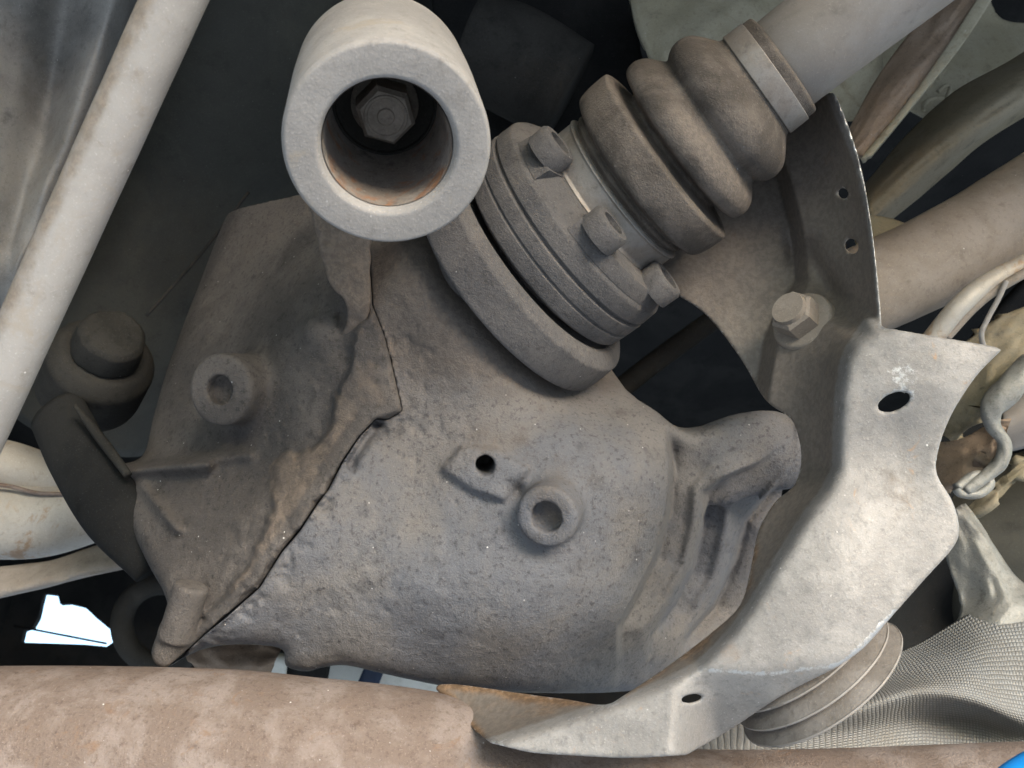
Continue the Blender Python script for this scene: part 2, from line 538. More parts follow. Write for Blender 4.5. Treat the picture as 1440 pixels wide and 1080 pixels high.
M_canister = mat("olive_black_paint", (.036, .035, .028), (.052, .05, .039), (.016, .0155, .013), scale=10, rough=.7, bump=.2, speck=.2, pits=.2)
M_navy = mat("navy_strip", (.012, .022, .05), (.016, .03, .06), (.008, .01, .02), scale=10, rough=.5, bump=.1, speck=.1, pits=.1)
M_blue = mat("bright_blue_plastic", (.01, .22, .62), (.012, .25, .66), (.008, .16, .5), scale=10, rough=.45, bump=.05, speck=.05, pits=.05)
M_floor = mat("concrete_yard", (.40, .40, .395), (.46, .455, .445), (.30, .30, .295), scale=1.2, rough=.9, bump=.2, fine=40, speck=.1, pits=.2)

def weave_mat():
    m = bpy.data.materials.new("woven_heat_cloth"); m.use_nodes = True
    t = m.node_tree; N = t.nodes; L = t.links; bs = N["Principled BSDF"]
    uv = N.new("ShaderNodeUVMap"); sx = N.new("ShaderNodeSeparateXYZ"); tcw = N.new("ShaderNodeTexCoord"); nw = N.new("ShaderNodeTexNoise"); nw.inputs["Scale"].default_value = 40; nw.inputs["Detail"].default_value = 3; L.new(tcw.outputs["Object"], nw.inputs["Vector"])
    vm = N.new("ShaderNodeVectorMath"); vm.operation = 'MULTIPLY_ADD'; L.new(nw.outputs["Color"], vm.inputs[0]); vm.inputs[1].default_value = (.016, .03, 0); L.new(uv.outputs[0], vm.inputs[2])
    L.new(vm.outputs[0], sx.inputs[0])
    outs = []
    for k, f in ((0, 50), (1, 26)):
        a = N.new("ShaderNodeMath"); a.operation = 'MULTIPLY'; a.inputs[1].default_value = f * 2 * math.pi; L.new(sx.outputs[k], a.inputs[0])
        s = N.new("ShaderNodeMath"); s.operation = 'SINE'; L.new(a.outputs[0], s.inputs[0])
        b = N.new("ShaderNodeMath"); b.operation = 'ABSOLUTE'; L.new(s.outputs[0], b.inputs[0])
        outs.append(b.outputs[0])
    mn = N.new("ShaderNodeMath"); mn.operation = 'MINIMUM'; L.new(outs[0], mn.inputs[0]); L.new(outs[1], mn.inputs[1])
    tc = N.new("ShaderNodeTexCoord")
    no = N.new("ShaderNodeTexNoise"); no.inputs["Scale"].default_value = 22; no.inputs["Detail"].default_value = 6; L.new(tc.outputs["Object"], no.inputs["Vector"])
    mr = N.new("ShaderNodeMapRange"); mr.inputs["From Min"].default_value = .1; mr.inputs["From Max"].default_value = .6; L.new(mn.outputs[0], mr.inputs["Value"])
    x = N.new("ShaderNodeMix"); x.data_type = 'RGBA'; L.new(mr.outputs[0], x.inputs[0]); x.inputs[6].default_value = (.15, .152, .148, 1)
    y = N.new("ShaderNodeMix"); y.data_type = 'RGBA'; L.new(no.outputs[0], y.inputs[0]); y.inputs[6].default_value = (.21, .21, .205, 1); y.inputs[7].default_value = (.33, .325, .31, 1)
    L.new(y.outputs[2], x.inputs[7])
    n2 = N.new("ShaderNodeTexNoise"); n2.inputs["Scale"].default_value = 13; n2.inputs["Detail"].default_value = 8; n2.inputs["Roughness"].default_value = .7; L.new(tc.outputs["Object"], n2.inputs["Vector"])
    m2 = N.new("ShaderNodeMapRange"); m2.inputs["From Min"].default_value = .45; m2.inputs["From Max"].default_value = .7; m2.inputs["To Max"].default_value = .6; L.new(n2.outputs[0], m2.inputs["Value"])
    z = N.new("ShaderNodeMix"); z.data_type = 'RGBA'; L.new(m2.outputs[0], z.inputs[0]); L.new(x.outputs[2], z.inputs[6]); z.inputs[7].default_value = (.16, .14, .115, 1)
    L.new(z.outputs[2], bs.inputs["Base Color"])
    bs.inputs["Roughness"].default_value = .6; bs.inputs["Metallic"].default_value = .1
    bp = N.new("ShaderNodeBump"); bp.inputs["Strength"].default_value = .6; bp.inputs["Distance"].default_value = .001
    L.new(mn.outputs[0], bp.inputs["Height"]); L.new(bp.outputs[0], bs.inputs["Normal"])
    return m
M_weave = weave_mat()

# ------------------------------------------------------------------ the setting
def box(x0, x1, y0, y1, z0, z1):
    V = [(x, y, z) for x in (x0, x1) for y in (y0, y1) for z in (z0, z1)]
    F = [(0, 1, 3, 2), (4, 6, 7, 5), (0, 4, 5, 1), (2, 3, 7, 6), (0, 2, 6, 4), (1, 5, 7, 3)]
    return np.array(V, float), F

V = np.array([(-400, -400, 0), (400, -400, 0), (400, 400, 0), (-400, 400, 0)], float)
tag(obj('ground', V, [(0, 1, 2, 3)], M_floor, frame='world', smooth=False), None, None, kind='structure')
V, F = box(-1.0, 1.0, -0.7, 1.75, 2.0, 2.03)
tag(obj('underbody', V, F, M_dark, frame='world', smooth=False), None, None, kind='structure')

for x in (-1.0, .96):  # unseen sills added to cut side light, the left one hung lower
    V, F = box(x, x + .04, -.70, 1.6, 1.30 if x < 0 else 1.62, 2.0)
    tag(obj('sill_light_blocker', V, F, M_dark, frame='world', smooth=False), 'black light-blocking sill added beyond the %s edge of the view' % ('tank side' if x < 0 else 'muffler side'), 'sill', 'added light-blocking sills')
V, F = box(-1.0, 1.0, -.76, -.70, 1.72, 2.0)  # unseen panel added to keep upper sky light off the deep parts
tag(obj('rear_light_blocker', V, F, M_dark, frame='world', smooth=False), 'black light-blocking panel added behind the viewpoint', 'light blocker')

# ------------------------------------------------------------------ differential: housing, cover, collar
C0, C1 = P(873, 270, .42), P(1083, 106, .387)
U = norm(C1 - C0)                                                    # drive shaft axis, away from the differential
zd = tps([
    (340, 300, .60), (420, 330, .535), (300, 420, .575), (250, 500, .565), (200, 600, .555), (380, 470, .486), (400, 560, .468), (330, 650, .478),
    (240, 700, .485), (200, 770, .478), (280, 780, .458), (330, 720, .458), (230, 880, .45), (380, 650, .464), (300, 560, .508),
    (470, 420, .462), (510, 540, .450), (480, 640, .440), (430, 710, .437), (370, 790, .436), (300, 870, .440), (240, 930, .450),
    (560, 600, .450), (565, 480, .452), (620, 545, .445), (585, 340, .458), (612, 372, .447), (648, 430, .441), (695, 486, .442), (742, 524, .453), (782, 550, .473), (815, 560, .488), (700, 562, .446), (765, 588, .453), (830, 600, .460), (600, 700, .437), (520, 750, .430), (450, 820, .430), (600, 830, .421), (500, 900, .433),
    (620, 940, .447), (700, 800, .422), (760, 900, .434), (740, 965, .462), (700, 600, .442), (800, 600, .445), (800, 700, .434), (850, 800, .440),
    (880, 880, .466), (900, 650, .446), (930, 720, .460), (880, 590, .472), (560, 935, .443), (400, 905, .442), (650, 370, .475), (780, 490, .50), (540, 360, .464),
    (1000, 650, .490), (1050, 620, .502), (1100, 700, .535), (1000, 800, .528), (950, 890, .530), (880, 950, .524)])
outline = [(330, 285), (400, 235), (600, 200), (760, 300), (860, 520), (925, 580), (955, 603), (985, 614), (1005, 606), (1030, 598), (1050, 604), (1075, 590), (1105, 588),
           (1150, 620), (1150, 700), (1100, 860), (960, 950), (880, 972), (740, 974), (640, 967), (560, 952), (490, 936), (455, 938), (430, 944), (402, 936), (396, 912), (340, 906), (292, 911),
           (258, 925), (240, 936), (222, 934), (213, 918), (222, 890), (236, 860), (230, 832), (212, 800), (190, 755), (172, 715), (165, 690), (150, 668), (160, 655), (200, 642), (215, 590), (235, 520), (280, 400)]
sd_out = seg_dist(smooth_poly(outline, 4), True)
seam = [(505, 150), (518, 330), (524, 430), (540, 470), (548, 500), (566, 578), (545, 590), (530, 588), (505, 614), (482, 648), (462, 688), (445, 710), (422, 745), (396, 776), (365, 826), (330, 856), (290, 890), (255, 922), (180, 985)]
side = seg_dist([(-300, 150)] + seam + [(-300, 985)], True)          # negative on the housing side
d_seam = np.abs(side)
# pressed rim beside the seam
rim = [(500, 470), (523, 436), (535, 470), (548, 510), (566, 578), (530, 590), (505, 614), (445, 710), (396, 776), (330, 856), (255, 922), (262, 900), (318, 835), (352, 790), (372, 745), (388, 712),
       (384, 690), (392, 652), (408, 640), (440, 636), (462, 600), (474, 560), (492, 520), (497, 480)]
s_rim = seg_dist(rim, True) + noise2(22, 4, 5) * 5
zd = zd - .0055 * (1 - sstep(-4, 6, s_rim))
zd = zd - .006 * (side >= 0) * sstep(75, 0, side) * sstep(590, 660, MY)
# cover end: lobes stepping back towards the bearing
big = [(900, 540), (925, 570), (938, 610), (943, 660), (938, 720), (922, 780), (898, 830), (870, 880)]
E1 = seg_dist([(0, -600), (900, -600)] + big + [(860, 1200), (0, 1200)], True)
E2 = seg_dist([(0, -600), (1135, -600), (1128, 600), (1060, 650), (1010, 672), (990, 692), (986, 740), (972, 800), (945, 850), (915, 890), (880, 1200), (0, 1200)], True)
E3 = seg_dist([(0, -600), (1160, -600), (1120, 640), (1080, 690), (1046, 730), (1030, 790), (1003, 850), (960, 900), (900, 1200), (0, 1200)], True)
fade = sstep(890, 800, MY)
fade = sstep(935, 850, MY)
def ledge(E, amp, w):
    return amp * sstep(-3, 4, E) * np.exp(-np.maximum(E, 0) / w)
zd = zd + (ledge(E1, .024, 17) + ledge(E2, .022, 13) * sstep(640, 690, MY)) * sstep(596, 640, MY) * (fade * .92 + .08) + ledge(E3, .026, 18) * sstep(660, 700, MY) * (fade * .92 + .08)
zd = zd + .014 * sstep(-2, 8, E1) * sstep(590, 660, MY) * (fade * .85 + .15) - .010 * sstep(4, 42, E1) * sstep(36, 10, E2) * 0 
zd = zd + .014 * sstep(-2, 6, E2) * sstep(600, 660, MY) * (fade * .8 + .2)
zd = zd - .010 * np.exp(-((E2 - 36) / 11.) ** 2) * (MY > 650) * fade
zd = zd + .014 * sstep(-2, 6, E3) * (fade * .8 + .2)
zd = zd - .009 * np.exp(-((E2 + 10) / 9.) ** 2) * sstep(600, 660, MY) * fade
# raised pad with a bolt hole, slot beside it, soft ribs and casting waves
pad = seg_dist([(622, 660), (650, 628), (700, 632), (742, 660), (722, 690), (708, 704), (660, 688)], True)
zd = zd - .006 * (1 - sstep(-5, 7, pad)) + .007 * np.exp(-((MX - 726) * .72 + (MY - 690) * .69) ** 2 / 300.) * np.exp(-((MX - 726) * .69 - (MY - 690) * .72) ** 2 / 150.)
for (x0, y0, x1, y1, wd, am) in ((560, 850, 760, 700, 26, -.0015), (640, 930, 800, 770, 30, -.0012), (480, 800, 600, 660, 18, .0012), (290, 655, 150, 664, 11, -.015), (160, 662, 350, 640, 9, -.007), (200, 684, 250, 745, 8, -.007), (240, 520, 330, 620, 20, .004)):
    zd = zd + am * np.exp(-(seg_dist([(x0, y0), (x1, y1)], False) / wd) ** 2)
zd = zd + noise2(150, 3, 21) * .0011 + noise2(40, 4, 3) * .00045
crust = np.exp(-((side + 30) / 60.) ** 2) * (side < 5) * sstep(480, 560, MY) + .6 * np.exp(-(((MX - 560) / 90.) ** 2 + ((MY - 800) / 60.) ** 2)) + .35
nz = noise2(15, 3, 8)
pz = noise2(11, 2, 71)
pm = np.clip(noise2(90, 3, 72) + .55 + .8 * np.exp(-(seg_dist([(430, 870), (560, 760), (640, 600)], False) / 70.) ** 2), 0, 1.6)
zd = zd + .0007 * pm * sstep(.55, .9, pz) + nz * .0002 + crust * np.maximum(nz - .25, 0) * .0009 - crust * np.maximum(noise2(20, 3, 77) - .5, 0) * .0012
# notch in the rim and crumbled dirt over the seam
zd = zd + .012 * np.exp(-(((MX - 480) / 9.) ** 2 + ((MY - 460) / 26.) ** 2))
zd = zd + np.maximum(noise2(18, 3, 31), 0) * .003 * np.exp(-((side - 14) / 16.) ** 2) * (MY > 590)
zd = zd + .006 * np.exp(-(seg_dist([(395, 776), (432, 720), (441, 690)], False) / 5.) ** 2) * 0
zd = zd + .007 * np.exp(-(seg_dist([(530, 598), (508, 628), (492, 654)], False) / 7.) ** 2)

H = .0013
lo, hi = (-.262, -.125, .405), (.185, .20, .664)
X, Y, Z = grid(lo, hi, H)
rel = Relief(zd, sd_out)
front, outl, px_, py_ = rel(X, Y, Z)
body = smax(front, outl, .010)
body = np.maximum(body, Z - .66)
side_v = sample(side, px_, py_) * Z / FPX
gap = .00008 + .0006 * sample(sstep(575, 610, MY) * (.55 + .45 * np.clip(noise2(40, 2, 61), -1, 1)), px_, py_)
del px_, py_, front, outl
# housing-side bosses
hb = sd_cyl(X, Y, Z, P(308, 548, .464), P(400, 545, .525), .0200, .003)
body_h = smin(body, hb, .008)
body_h = smin(body_h, sd_cyl(X, Y, Z, P(270, 822, .436), P(246, 900, .437), .0088, .002), .0015)
body_h = smin(body_h, sd_cap(X, Y, Z, P(250, 890, .440), P(236, 918, .440), .0092, .0075), .003)
body_h = np.maximum(body_h, -sd_cyl(X, Y, Z, P(285, 549, .448), P(320, 547.5, .473), .0082, .001))
body_h = smin(body_h, sd_cap(X, Y, Z, P(455, 470, .468), P(500, 480, .462), .011, .008), .006)
body_h = np.maximum(body_h, side_v + gap)
# cover-side bosses
cb = sd_cyl(X, Y, Z, P(768, 728, .411), P(800, 690, .466), .0152, .003)
body_c = smin(body, cb, .007)
body_c = np.maximum(body_c, -sd_cyl(X, Y, Z, P(755, 743, .390), P(773, 722, .420), .0078, .001))
body_c = np.maximum(body_c, -sd_cyl(X, Y, Z, P(684, 664, .41), P(680, 640, .47), .0050, .001))
body_c = smin(body_c, sd_cap(X, Y, Z, P(1000, 640, .510), P(1050, 613, .515), .0165, .013), .015)
body_c = smin(body_c, sd_cap(X, Y, Z, P(1088, 630, .520), P(1160, 642, .522), .0185, .0185), .014)
body_c = smin(body_c, sd_cap(X, Y, Z, P(1000, 690, .522), P(1090, 655, .520), .008, .013), .015)
body_c = np.maximum(body_c, -side_v + gap)
D = thing('differential', 'grimy grey cast differential with a crusted diagonal seam, filling the middle', 'differential', PW(560, 700, .5))
def at_px(M, V):
    return sample(M, 720 + FPX * V[:, 0] / V[:, 2], 540 + FPX * V[:, 1] / V[:, 2])
rim_dirt = blur((1 - sstep(-3, 8, s_rim)) * sstep(10, 30, np.abs(side)) * (.4 + .3 * sstep(500, 640, MY)) + 1.0 * np.exp(-((MX - 400) / 22.) ** 2 - ((MY - 668) / 26.) ** 2), 1)
V, Q = nets(body_h, lo, H)
h_ = obj('housing', V, Q, M_cast_b, D, attrs={'dirt': at_px(rim_dirt, V)})
h_['label'] = 'browner front half of the casting, left of the diagonal seam'
V, Q = nets(body_c, lo, H)
cov_dirt_shade = .75 * sstep(640, 480, MY) + .55 * np.exp(-((MX - 780) / 60.) ** 2 - ((MY - 700) / 70.) ** 2) + .4 * np.exp(-((MX - 690) / 60.) ** 2 - ((MY - 620) / 40.) ** 2) - .3 * sstep(880, 960, MX)  # dirt patches; right end cut back to paint its shade into the colour
c_ = obj('cover', V, Q, M_cast, D, attrs={'dirt': at_px(cov_dirt_shade, V)})
c_['label'] = 'bluish grey bulging half of the casting with bearing collar'
del X, Y, Z, body, body_h, body_c, side_v
tab = seg_dist(smooth_poly([(432, 280), (524, 280), (521, 380), (521, 437), (508, 470), (480, 493), (464, 490), (478, 472), (489, 446), (486, 424), (464, 402), (455, 372), (449, 345)], 4, keep=(0, 1, 3, 6)), True)
zt = .436 + (MY - 300) * .00006 + .012 * sstep(425, 500, MY) + noise2(16, 3, 91) * .0007
X, Y, Z = grid((-.13, -.11, .415), (-.07, -.008, .475), .0011)
f_, o_l, _, _ = Relief(zt, tab + noise2(14, 2, 92) * 1.5)(X, Y, Z)
V, Q = nets(smax(np.abs(f_ + .005) - .005, o_l, .0015), (-.13, -.11, .415), .0011)
t_ = obj('strap_tab', V, Q, M_cast_b, D, attrs={'dirt': np.full(len(V), .75)})
t_['label'] = 'reddish brown hooked tab hanging below the pale sleeve'
V, F = shaft_lathe(rounded([(-.073, .03), (-.073, .0706), (-.0650, .0706), (-.0540, .0696), (-.0515, .0662), (-.0500, .0615), (-.0512, .0585), (-.0535, .0565), (-.0535, .03)], 4, .3), C0, U, 128, wob=.0016)
o_ = obj('bearing_collar', V, F, M_cv, D, autosmooth=60)
V, F = shaft_lathe(rounded([(-.10, .001), (-.10, .050), (-.0575, .0505), (-.0555, .049), (-.0555, .046), (-.046, .046), (-.046, .001)]), C0, U, 96)
obj('output_flange', V, F, M_cv, D, autosmooth=40)

# ------------------------------------------------------------------ drive shaft with joint and bellows
S = thing('drive_shaft', 'dusty drive shaft with ribbed rubber bellows running up from the differential', 'drive shaft', Vector(world((C0 - U * .03) * KS)[0]))
V, F = shaft_lathe(rounded([(-.049, .02), (-.049, .0565), (-.0475, .0590), (-.0398, .0595), (-.0392, .0585), (-.0386, .0585), (-.0380, .0595), (-.0312, .0595), (-.0304, .0575), (-.0296, .0575), (-.0288, .0592), (-.0205, .0585), (-.0175, .0560), (-.0112, .0468), (-.0104, .0435), (-.0106, .02)], 3, .22), C0, U, 160, wob=.0014)
obj('joint_housing', V, F, M_cv, S, autosmooth=45)
V, F = shaft_lathe(rounded([(-.0115, .036), (-.0112, .0415), (-.0100, .0424), (-.0088, .0410), (.0012, .0408), (.0022, .0417), (.0032, .0402), (.0038, .036)], 3, .3), C0, U, 96, wob=.0008)
b_ = obj('clamp_band', V, F, M_band, S, autosmooth=50)
b_['label'] = 'wide clamp band round the joint end of the bellows'
bp = [(.0025, .0385), (.0040, .0384), (.0058, .0402), (.0072, .0400), (.0084, .0392), (.0094, .0408), (.0102, .0442), (.0114, .0464), (.0140, .0474), (.0190, .0480), (.0262, .0480), (.0280, .0472), (.0287, .0445), (.0290, .0390), (.0303, .0335), (.0322, .0322), (.0343, .0345), (.0358, .0408), (.0385, .0434), (.0440, .0438), (.0495, .0415), (.0535, .0375), (.0560, .0352), (.0578, .0346),
      (.0605, .0365), (.0640, .0380), (.0690, .0382), (.0745, .0365), (.0790, .0325), (.0830, .0280), (.0850, .0262), (.0900, .0255), (.1000, .0255), (.1035, .0250), (.1045, .0225)]
bp = [(t if t < .03 else .03 + (t - .03) * .84, r) for t, r in catmull(np.array(bp), 140)]
V, F = shaft_lathe(bp, C0, U, 256, wob=.0022, mould=-.42)
bt = np.repeat(np.array([q[0] for q in bp]), 256)
ba = np.tile(np.arange(256) * 2 * math.pi / 256, len(bp))
ba = (ba + math.pi) % (2 * math.pi) - math.pi
crusty = .85 * np.exp(-((bt - .0455) / .0055) ** 2) * sstep(-.6, .1, ba) + .45 * np.exp(-((bt - .0235) / .005) ** 2) + .25 * np.exp(-((bt - .0625) / .006) ** 2)
obj('rubber_bellows', V, F, M_boot, S, attrs={'dirt': crusty})
V, F = shaft_lathe(rounded([(.0775, .024), (.0776, .0266), (.0875, .0262), (.0876, .024)], 3, .2), C0, U, 96, wob=.001)
b_ = obj('clamp_band', V, F, M_band, S, autosmooth=50)
b_['label'] = 'narrow clamp band round the shaft end of the bellows'
V, F = shaft_lathe([(.06, .0222), (.11, .0222), (.16, .0228), (.36, .0235)], C0, U, 96)
obj('shaft', V, F, M_shaft, S)
# lock plates and socket bolts on the joint face
u_, e1_, e2_ = frame_for(U)
def ang_of(pt):
    q = pt - C0
    return math.atan2(q.dot(e2_), q.dot(e1_))
def hexhead(A, u, r, h, socket=True, seg=6):
    u, e1, e2 = frame_for(u)
    V, F = [], []
    def ring(t, rr, n, ph=0.):
        s = len(V)
        for j in range(n):
            a = 2 * math.pi * j / n + ph
            V.append(A + u * t + (e1 * math.cos(a) + e2 * math.sin(a)) * rr)
        return list(range(s, s + n))
    rings = [ring(0, r, 24), ring(h * .85, r, 24), ring(h, r * .88, 24)] if seg == 24 else [ring(0, r, 6), ring(h * .86, r, 6), ring(h, r * .86, 6)]
    if socket:
        k = len(rings[0])
        rings += [ring(h, r * .58, k), ring(h * .45, r * .55, k)]
    for a, b in zip(rings[:-1], rings[1:]):
        n = len(a)
        F += [(a[j], a[(j + 1) % n], b[(j + 1) % n], b[j]) for j in range(n)]
    F.append(rings[0]); F.append(rings[-1][::-1])
    return np.array(V), F
def bolt_at(px, py, d):
    best = None
    for a in np.linspace(-math.pi, math.pi, 721):
        c = C0 - U * .015 + (e1_ * math.cos(a) + e2_ * math.sin(a)) * .0512
        q = c + U * .011
        e = math.hypot(720 + FPX * q[0] / q[2] - px, 540 + FPX * q[1] / q[2] - py)
        if best is None or e < best[0]: best = (e, a, c)
    return best[1], best[2]
b1, b2, b3 = bolt_at(748, 222, .423), bolt_at(848, 325, .399), bolt_at(938, 388, .410)
for x0, x1 in ((b1[0] - .22, b1[0] + .22), (b2[0] - .20, b3[0] + .22)):
    x0, x1 = min(x0, x1), max(x0, x1)
    V, F = shaft_lathe([(-.012, .040), (-.012, .0572), (-.0055, .0560), (-.0045, .0550), (-.0035, .040)], C0 - U * .0065, U, 40, x0, x1, closed=True)
    obj('lock_plate', V, F, M_cv, S, autosmooth=40)
for a, c in (b1, b2, b3):
    V, F = hexhead(c + U * .003, U, .0104, .0100, True, 24)
    obj('bolt', V * KS, F, M_cv, S, autosmooth=40)

# ------------------------------------------------------------------ sleeve with bolt, over the differential
A0, A1 = P(546, 209, .30), P(538, 105, .38)
UB = norm(A1 - A0)
SL = thing('mounting_sleeve', 'thick pale grey steel sleeve, open end facing out with a hex bolt deep inside', 'sleeve', Vector(world(A1)[0]))
LB = .105
V, F = lathe(rounded([(.056, .0235), (.012, .0232), (.004, .0232), (0, .0245), (0, .0355), (.0022, .0366), (.05, .0370), (.085, .0362), (.100, .0325), (.125, .0225), (.16, .020), (.16, .003)], 4, .32), A0, UB, 128, wob=.0012, cap0=False)
obj('sleeve_body', V, F, M_bush, SL, autosmooth=50)
V, F = lathe(rounded([(.004, .0229), (.03, .0222), (.0555, .0208)], 2, .3), A0, UB, 96, cap0=False, cap1=False)
obj('bore_lining', V, F, M_bore, SL, autosmooth=40)
V, F = lathe([(.0550, .001), (.0515, .001), (.0515, .0120), (.0525, .0135), (.0550, .0135)], A0, UB, 48)
w_ = obj('washer', V, F, M_bolt, SL, autosmooth=40)
V, F = lathe([(.0555, .001), (.0545, .0150), (.0545, .0195), (.0530, .0200), (.0530, .0212), (.0560, .0212)], A0, UB, 64, cap1=False)
obj('inner_plate', V, F, M_dark2, SL, autosmooth=40)
V, F = hexhead(A0 + UB * .0520, -UB, .0118, .0155, False)
V2, F2 = lathe([(.0, .0086), (.0007, .0082), (.0007, .0074), (.0, .0068), (.0, .0036), (.0009, .0030), (.0009, .0005)], A0 + UB * .0367, -UB, 32)
o_ = obj('hex_bolt', np.vstack([V, V2]), F + [tuple(i + len(V) for i in f) for f in F2], M_bolt, SL, autosmooth=30)

# ------------------------------------------------------------------ pale rod at the left
V, F = tube([P(272, -60, .30), P(97, 327, .322), P(-120, 806, .352)], .01035, 48, 60, wob=.006)
pxr, pyr = 720 + FPX * V[:, 0] / V[:, 2], 540 + FPX * V[:, 1] / V[:, 2]
off = (pxr - 245 + .4525 * pyr) * .911
tag(obj('sway_bar', V, F, M_rod, attrs={'dirt': .62 * (1 - sstep(-36, -6, off))}), 'straight pale dusty steel rod running diagonally across the left side', 'bar')

# ------------------------------------------------------------------ bracket of bare pressed steel
zw = tps([(1222, 460, .385), (1408, 492, .372), (1330, 580, .372), (1260, 560, .376), (1315, 640, .371), (1200, 640, .379), (1348, 740, .364), (1260, 700, .369), (1250, 860, .356), (1150, 800, .362),
          (1100, 890, .357), (1180, 935, .351), (1030, 905, .361), (960, 960, .362), (850, 1010, .366), (700, 1045, .372), (1240, 300, .40), (1180, 130, .43)])
fold = [(1165, 60), (1172, 132), (1208, 220), (1228, 300), (1238, 380), (1246, 462), (1222, 457), (1205, 480), (1190, 510), (1182, 560), (1180, 610), (1179, 660), (1164, 690), (1138, 724), (1100, 785), (1062, 848), (1030, 893), (985, 938), (930, 966), (880, 986), (790, 1016), (700, 1044), (600, 1075)]
s_fold = blur(seg_dist(fold + [(600, 1300), (1600, 1300), (1600, 60)], True), 2)
sp = np.maximum(s_fold, 0)
spl = 4 * np.log1p(np.exp(np.clip(s_fold / 4, -30, 30)))
zb = zw + .048 * (1 - np.exp(-spl / 42.)) + .00010 * spl + .00100 * np.maximum(spl - 100, 0) * sstep(620, 520, MY)
crease = seg_dist([(600, 1010), (985, 942), (1080, 946), (1182, 934), (1500, 880), (1600, 1400), (600, 1400)], True)
zb = zb + .00034 * 5 * np.log1p(np.exp(np.clip(-crease / 5, -30, 60))) * sstep(940, 1010, MX)
# dished plate round the bolt, swaged line beside it
zb = zb + .010 * np.exp(-(seg_dist([(1130, 350), (1165, 410), (1205, 455)], False) / 20.) ** 2)
zb = zb + .0035 * np.exp(-(((MX - 1260) / 60.) ** 2 + ((MY - 640) / 70.) ** 2)) - .002 * np.exp(-(((MX - 1190) / 50.) ** 2 + ((MY - 800) / 90.) ** 2))
zb = zb + noise2(120, 3, 41) * .0007 + noise2(30, 3, 42) * .00018
b_out = [(1172, 130), (1182, 148), (1207, 220), (1223, 300), (1233, 380), (1240, 460), (1310, 472), (1392, 486), (1409, 492), (1372, 530), (1337, 585), (1319, 635), (1318, 668), (1338, 702), (1348, 735), (1343, 766), (1300, 815), (1255, 866), (1215, 911), (1178, 938), (1100, 978), (1030, 1024), (965, 1062),
         (880, 1066), (800, 1062), (745, 1058), (690, 1045), (660, 1020), (640, 990), (612, 968), (640, 962), (740, 976), (800, 984), (850, 991), (880, 976), (940, 936), (1000, 890), (1040, 852), (1055, 803), (1066, 748), (1090, 706), (1117, 682), (1127, 645), (1120, 604), (1108, 585), (1076, 562), (1040, 502),
         (990, 440), (925, 395), (890, 330), (920, 240), (1010, 170), (1130, 138)]
sb_out = seg_dist(smooth_poly(b_out, 4, keep=(0, 5, 8, 19, 22, 26)), True)
for cx, cy, ra, rb, an in ((1257, 565, 24, 12, -22), (1198, 346, 11, 9, 60), (972, 982, 15, 5.5, -10), (1186, 272, 8, 7, 50)):
    ca, sa = math.cos(R(an)), math.sin(R(an))
    ex, ey = ((MX - cx) * ca + (MY - cy) * sa) / ra, (-(MX - cx) * sa + (MY - cy) * ca) / rb
    sb_out = np.maximum(sb_out, (1 - np.hypot(ex, ey)) * rb)
HB = .0012
lo, hi = (-.07, -.19, .335), (.235, .19, .63)
X, Y, Z = grid(lo, hi, HB)
relb = Relief(zb, sb_out)
f_, o_l, _, _ = relb(X, Y, Z)
bb = smax(np.abs(f_ + .0014) - .0014, o_l, .0008)
V, Q = nets(bb, lo, HB)
del X, Y, Z, bb, f_, o_l
BR = thing('mounting_bracket', 'bare grey folded steel bracket, dog-bone shaped with an oval hole', 'bracket', PW(1180, 760, .38))
b_dirt = .82 * sstep(4, 14, s_fold) + .5 * np.exp(-((MX - 1270) / 45.) ** 2 - ((MY - 690) / 60.) ** 2)
b_rust = .36 * sstep(5, 25, s_fold) * sstep(960, 860, MX) * sstep(930, 960, MY) + .55 * np.exp(-(sb_out / 9.) ** 2) * sstep(0, 10, s_fold) * sstep(640, 700, MY) + .35 * np.exp(-((MX - 1035) / 60.) ** 2 - ((MY - 915) / 22.) ** 2) + .4 * np.exp(-(np.hypot(MX - 1265, MY - 582) / 16.) ** 2)
b_wear_glint = .72 * np.exp(-(seg_dist([(985, 942), (1080, 948), (1182, 934)], False) / 4.5) ** 2) + .65 * np.exp(-(seg_dist([(1182, 936), (1255, 862)], False) / 5.) ** 2) + .5 * np.exp(-(sb_out / 4.) ** 2) + .45 * np.exp(-(s_fold / 5.) ** 2) + .6 * np.exp(-((MX - 1270) / 40.) ** 2 - ((MY - 525) / 30.) ** 2)  # edge wear, plus highlights along crease and fold painted as paler metal
obj('bracket_plate', V, Q, M_brk, BR, attrs={'dirt': at_px(b_dirt, V), 'wear_glint': at_px(b_wear_glint, V), 'rusty': at_px(b_rust, V)})
zc = .385 + .048
def surf(x, y):
    return P(x, y, float(sample(zb, np.array([float(x)]), np.array([float(y)]))[0]))
nb = norm(np.cross(surf(1146, 452) - surf(1110, 452), surf(1128, 470) - surf(1128, 434)))
nb = nb if nb[2] < 0 else -nb
qb = surf(1128, 452)
V, F = lathe(rounded([(-.02, .0165), (0, .0165), (.002, .0155), (.002, .001)], 2, .3), qb, nb, 40)
obj('washer', V, F, M_axle, BR, autosmooth=40)
V, F = hexhead(qb + nb * .0022, nb, .0118, .011, False)
V2, F2 = lathe([(0, .009), (.0025, .0085), (.0025, .001)], qb + nb * .0132, nb, 28)
obj('hex_bolt', np.vstack([V, V2]), F + [tuple(i + len(V) for i in f) for f in F2], M_axle, BR, autosmooth=30)

